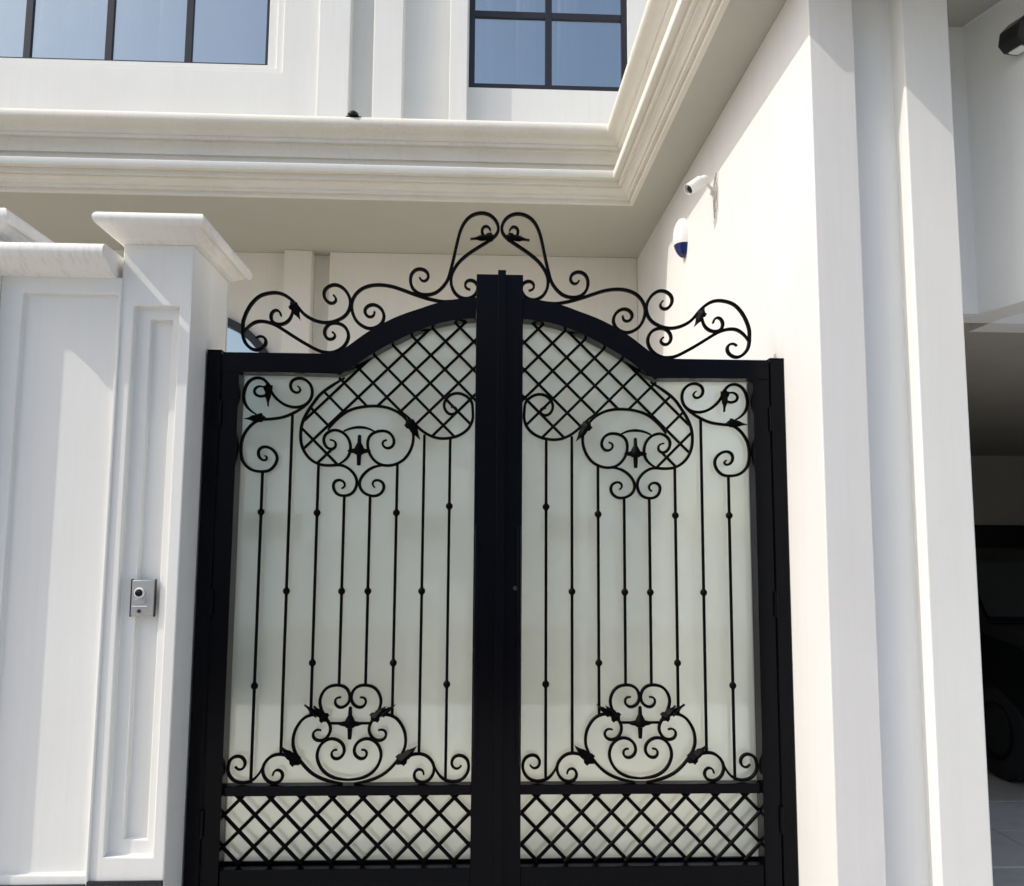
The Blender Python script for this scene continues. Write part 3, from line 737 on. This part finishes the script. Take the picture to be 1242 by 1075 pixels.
# ============================================================ THINGS ON THE RIGHT WALL
t = thing('security_camera', 'small white bullet security camera on the right wall, just under the slab shadow', 'camera', (1.42, 1.2, 4.10))
A = Vector((1.395, 1.16, 4.165)); B = Vector((1.245, 1.10, 4.040)); dv = (B-A).normalized()
def cyl_between(name, a, b, prof, mat, parent, n=18):
    bm = bmesh.new(); L = (b-a).length; lathe(bm, [(h*L, r) for h, r in prof], 'z', (0, 0, 0), n)
    bmesh.ops.transform(bm, matrix=Matrix.Translation(a) @ (b-a).to_track_quat('Z', 'Y').to_matrix().to_4x4(), verts=bm.verts)
    return from_bm(name, bm, mat, parent, 0, True)
A2 = A.lerp(B, .25)
bd = cyl_between('body', A2, B, [(-.05, .014), (0, .026), (.1, .031), (.9, .033), (1.0, .033)], M['wplastic'], t)
cyl_between('lens', B-dv*.002, B+dv*.004, [(0, .027), (1, .024)], M['lens'], bd)
cyl_between('sun_hood', B-dv*.10+Vector((0, 0, .010)), B+dv*.022+Vector((0, 0, .008)), [(0, .034), (1, .036), (1.0, .033), (.1, .031)], M['wplastic'], bd)
bm = bmesh.new(); tube(bm, [(1.420, 1.20, 4.075), (1.405, 1.20, 4.09), (1.39, 1.195, 4.11), A2], .010); from_bm('arm', bm, M['wplastic'], t, 0, True)
bm = bmesh.new(); lathe(bm, [(1.400, .022), (1.412, .030), (1.4205, .030)], 'x', (0, 1.20, 4.075), 20); from_bm('mount', bm, M['wplastic'], t, 0, True)
t = thing('loose_cable', 'thin grey cables dangling on the wall beside the security camera', 'cable', (1.41, 1.1, 4.1))
for k, (dy_, dz_) in enumerate(((.0, .0), (.02, -.02), (-.03, .01))):
    bm = bmesh.new()
    pts = catmull([(1.20+.0, 0)]*0 or [(0, 0), (.03, -.05), (.01, -.10), (.03, -.16-.03*k), (.02, -.27+.05*k)], 5, 1)
    tube(bm, [(1.408+.004*math.sin(6*p.y), 1.10+dy_+p.x*(1 if k != 1 else -1.2), 4.13+dz_+p.y) for p in pts], .0045, 6)
    from_bm('cable', bm, M['cable'], t, 0, True)
t = thing('alarm_siren', 'white alarm siren box with dark blue lower lens under the eave on the right wall', 'alarm', (1.42, 1.95, 4.05))
def siren_part(name, z0, z1, mat, w=.085):
    bm = bmesh.new(); zc, hz = 4.03, .155; rows = []
    n = 10
    for i in range(n+1):
        z = z0+(z1-z0)*i/n; u = (z-zc)/hz; e = math.sqrt(max(0.0, 1-u*u))*.94+.06
        rr = []
        for k in range(13):
            a = math.pi*k/12; rr.append(bm.verts.new((1.4195-.088*math.sin(a)**.7*e, 1.96+w*math.cos(a)*e, z)))
        rows.append(rr)
    for a, b in zip(rows, rows[1:]):
        for k in range(12): bm.faces.new((a[k], a[k+1], b[k+1], b[k]))
        bm.faces.new((a[12], a[0], b[0], b[12]))
    bm.faces.new(rows[0][::-1]); bm.faces.new(rows[-1])
    return from_bm(name, bm, mat, t, 0, True)
siren_part('cover', 3.972, 4.185, M['wplastic']); siren_part('blue_lens', 3.880, 3.970, M['blue'], .083)

# wall lamp on the garage beam
lp = K+dr*.36
t = thing('wall_lamp', 'black angular wall lamp on the garage beam at the upper right', 'wall lamp', (lp.x, lp.y, 4.23))
bm = bmesh.new()
u_, n_ = dr, -nr
def LP(a, b, z): p = lp+u_*a+n_*b; return (p.x, p.y, z)
out = [(0, 4.165), (.085, 4.16), (.120, 4.19), (.105, 4.26), (.05, 4.315), (0, 4.33)]
a = [bm.verts.new(LP(-.055, b, z)) for b, z in out]; b_ = [bm.verts.new(LP(.055, b, z)) for b, z in out]
bm.faces.new(a); bm.faces.new(b_[::-1])
for i in range(len(out)): bm.faces.new((a[i], b_[i], b_[(i+1) % 6], a[(i+1) % 6]))
from_bm('housing', bm, M['plastic'], t, .004, True)
bm = bmesh.new(); v = [bm.verts.new(LP(s, b, z)) for s, b, z in ((-.035, .02, 4.157), (.035, .02, 4.157), (.035, .075, 4.153), (-.035, .075, 4.153))]; bm.faces.new(v)
r = bmesh.ops.extrude_face_region(bm, geom=bm.faces[:]); bmesh.ops.translate(bm, vec=(0, 0, .008), verts=[x for x in r['geom'] if isinstance(x, bmesh.types.BMVert)])
from_bm('diffuser', bm, M['wplastic'], t, 0)
# small spotlight lying on the cornice
t = thing('spotlight', 'tiny black spotlight standing on the edge of the cornice above the gate', 'spotlight', (-1.19, 2.42, 5.094))
bm = bmesh.new(); lathe(bm, [(5.094, .04), (5.10, .045), (5.115, .04), (5.128, .025), (5.134, .01)], 'z', (-1.10, 2.33, 0), 14); from_bm('head', bm, M['plastic'], t, 0, True)
box('base', -1.16, -1.04, 2.35, 2.41, 5.0945, 5.104, M['plastic'], t, 0)

# ============================================================ CAR IN THE GARAGE
def suv(x, y, label):
    t = thing('parked_car', label, 'car', (x, y, .016))
    W, L = 1.86, 4.5
    # side outline (y from the nose backwards, z)
    prof = [(0.0, .38, .80), (.02, .62, .86), (.06, .86, .90), (.30, 1.02, .90), (1.15, 1.14, .93), (1.75, 1.62, .74), (2.1, 1.74, .70), (3.9, 1.72, .70), (4.35, 1.25, .86), (4.48, .9, .92), (4.5, .40, .86)]
    bm = bmesh.new(); rows = []
    for (py, pz, hw) in prof:
        zb = .26 if .1 < py < 4.4 else .34
        belt = min(pz, 1.06)
        sect = [(-hw*.93, zb), (-W/2*.99 if pz > .5 else -hw, min(.62, pz*.8)), (-W/2*.97, belt*.96), (-hw, pz*.97), (-hw*.8, pz), (hw*.8, pz), (hw, pz*.97), (W/2*.97, belt*.96), (W/2*.99 if pz > .5 else hw, min(.62, pz*.8)), (hw*.93, zb)]
        rows.append([bm.verts.new((x+sx_, y+py, .016+sz_)) for sx_, sz_ in sect])
    for a, b in zip(rows, rows[1:]):
        for k in range(10): bm.faces.new((a[k], a[(k+1) % 10], b[(k+1) % 10], b[k]))
    bm.faces.new(rows[0]); bm.faces.new(rows[-1][::-1])
    from_bm('body', bm, M['carpaint'], t, .03, True)
    bm = bmesh.new()
    v = [bm.verts.new((x+a, y+b, .016+c)) for a, b, c in ((-.74, 1.19, 1.17), (.74, 1.19, 1.17), (.62, 1.70, 1.60), (-.62, 1.70, 1.60))]; bm.faces.new(v)
    r = bmesh.ops.extrude_face_region(bm, geom=bm.faces[:]); bmesh.ops.translate(bm, vec=(0, -.02, .02), verts=[q_ for q_ in r['geom'] if isinstance(q_, bmesh.types.BMVert)])
    from_bm('windscreen', bm, M['carglass'], t, 0)
    for s in (-1, 1):
        for py in (.85, 3.6):
            bm = bmesh.new(); cx = x+s*(W/2-.13)
            lathe(bm, [(-.12, .22), (-.125, .30), (-.11, .345), (-.07, .36), (.07, .36), (.11, .345), (.125, .30), (.12, .22)], 'x', (cx, y+py, .376), 36)
            wh = from_bm('wheel', bm, M['tyre'], t, 0, True)
            bm = bmesh.new()
            for gx in (-.075, -.045, -.015, .015, .045, .075):
                lathe(bm, [(gx-.011, .355), (gx-.009, .368), (gx+.009, .368), (gx+.011, .355)], 'x', (cx, y+py, .376), 36)
            from_bm('tread', bm, M['tyre'], wh, 0, False)
            bm = bmesh.new(); lathe(bm, [(.0, .05), (s*.10, .06), (s*.127, .215), (s*.10, .22)], 'x', (cx, y+py, .376), 20); from_bm('rim', bm, M['carpaint'], wh, 0, True)
        bm = bmesh.new(); xs = x+s*.68
        pts = [(-.17, .70), (.0, .655), (.16, .70), (.19, .80), (.03, .785), (-.02, .83), (-.12, .80)]
        a = [bm.verts.new((xs+s*px_, y-.02, .016+pz_)) for px_, pz_ in pts]; b = [bm.verts.new((xs+s*px_, y+.16, .016+pz_)) for px_, pz_ in pts]
        bm.faces.new(a); bm.faces.new(b[::-1])
        for i in range(7): bm.faces.new((a[i], b[i], b[(i+1) % 7], a[(i+1) % 7]))
        from_bm('headlight', bm, M['carglass'], t, .01, True)
        bm = bmesh.new()
        tube(bm, [(x+s*.90, y+1.35, 1.12), (x+s*1.0, y+1.33, 1.15)], .03)
        mi = from_bm('mirror', bm, M['carpaint'], t, 0, True)
        bm = bmesh.new(); bx(bm, x+s*1.06-.09, x+s*1.06+.09, y+1.25, y+1.37, 1.08, 1.25); from_bm('mirror_shell', bm, M['carpaint'], mi, .03, True)
        bm = bmesh.new()
        tube(bm, [(x+s*.97, y+1.244, 1.075), (x+s*1.155, y+1.244, 1.10), (x+s*1.15, y+1.244, 1.25), (x+s*.97, y+1.244, 1.25), (x+s*.97, y+1.244, 1.075)], .006, 6)
        from_bm('mirror_trim', bm, M['chrome'], mi, 0, True)
    for k in range(4): box('grille_bar', x-.42, x+.42, y-.03, y+.02, .50+.08*k, .54+.08*k, M['chrome'], t, .004)
    box('bumper', x-.80, x+.80, y-.05, y+.20, .28, .44, M['plastic'], t, .03)
    return t
suv(4.80, 1.62, 'black car parked in the dark garage at the right edge')

# ============================================================ HOUSE ACROSS THE STREET (seen only as reflections)
opp = thing('opposite_house', 'pale house across the street, mirrored faintly in the gate glass', 'house', (0, -18, 0))
box('wall', -7, 5, -26, -17, 0, 6.2, M['stucco_cool'], opp, 0)
bm = bmesh.new()
v = [bm.verts.new(p) for p in ((-7.6, -16.5, 6.2), (5.6, -16.5, 6.2), (5.6, -26.5, 6.2), (-7.6, -26.5, 6.2), (-4.5, -21.5, 8.2), (2.5, -21.5, 8.2))]
for f in ((0, 1, 5, 4), (1, 2, 5), (2, 3, 4, 5), (3, 0, 4), (0, 3, 2, 1)): bm.faces.new([v[i] for i in f])
from_bm('roof', bm, M['tan'], opp, 0)
for xw in (-5, -1.5, 2.2):
    for zw in (1.0, 4.0):
        w = box('window', xw-.7, xw+.7, -17.0, -16.95, zw, zw+1.4, M['alu'], opp, 0); box('pane', xw-.64, xw+.64, -16.948, -16.94, zw+.06, zw+1.34, M['carglass'], w, 0)
t = thing('street_wall', 'low pale wall along the far side of the street, seen only in reflections', 'wall', (0, -15, 0))
box('wall_body', -25, 25, -15.1, -14.9, 0, 1.7, M['stucco_cool'], t, 0)
box('coping', -25, 25, -15.15, -14.85, 1.7, 1.78, M['cap'], t, 0)
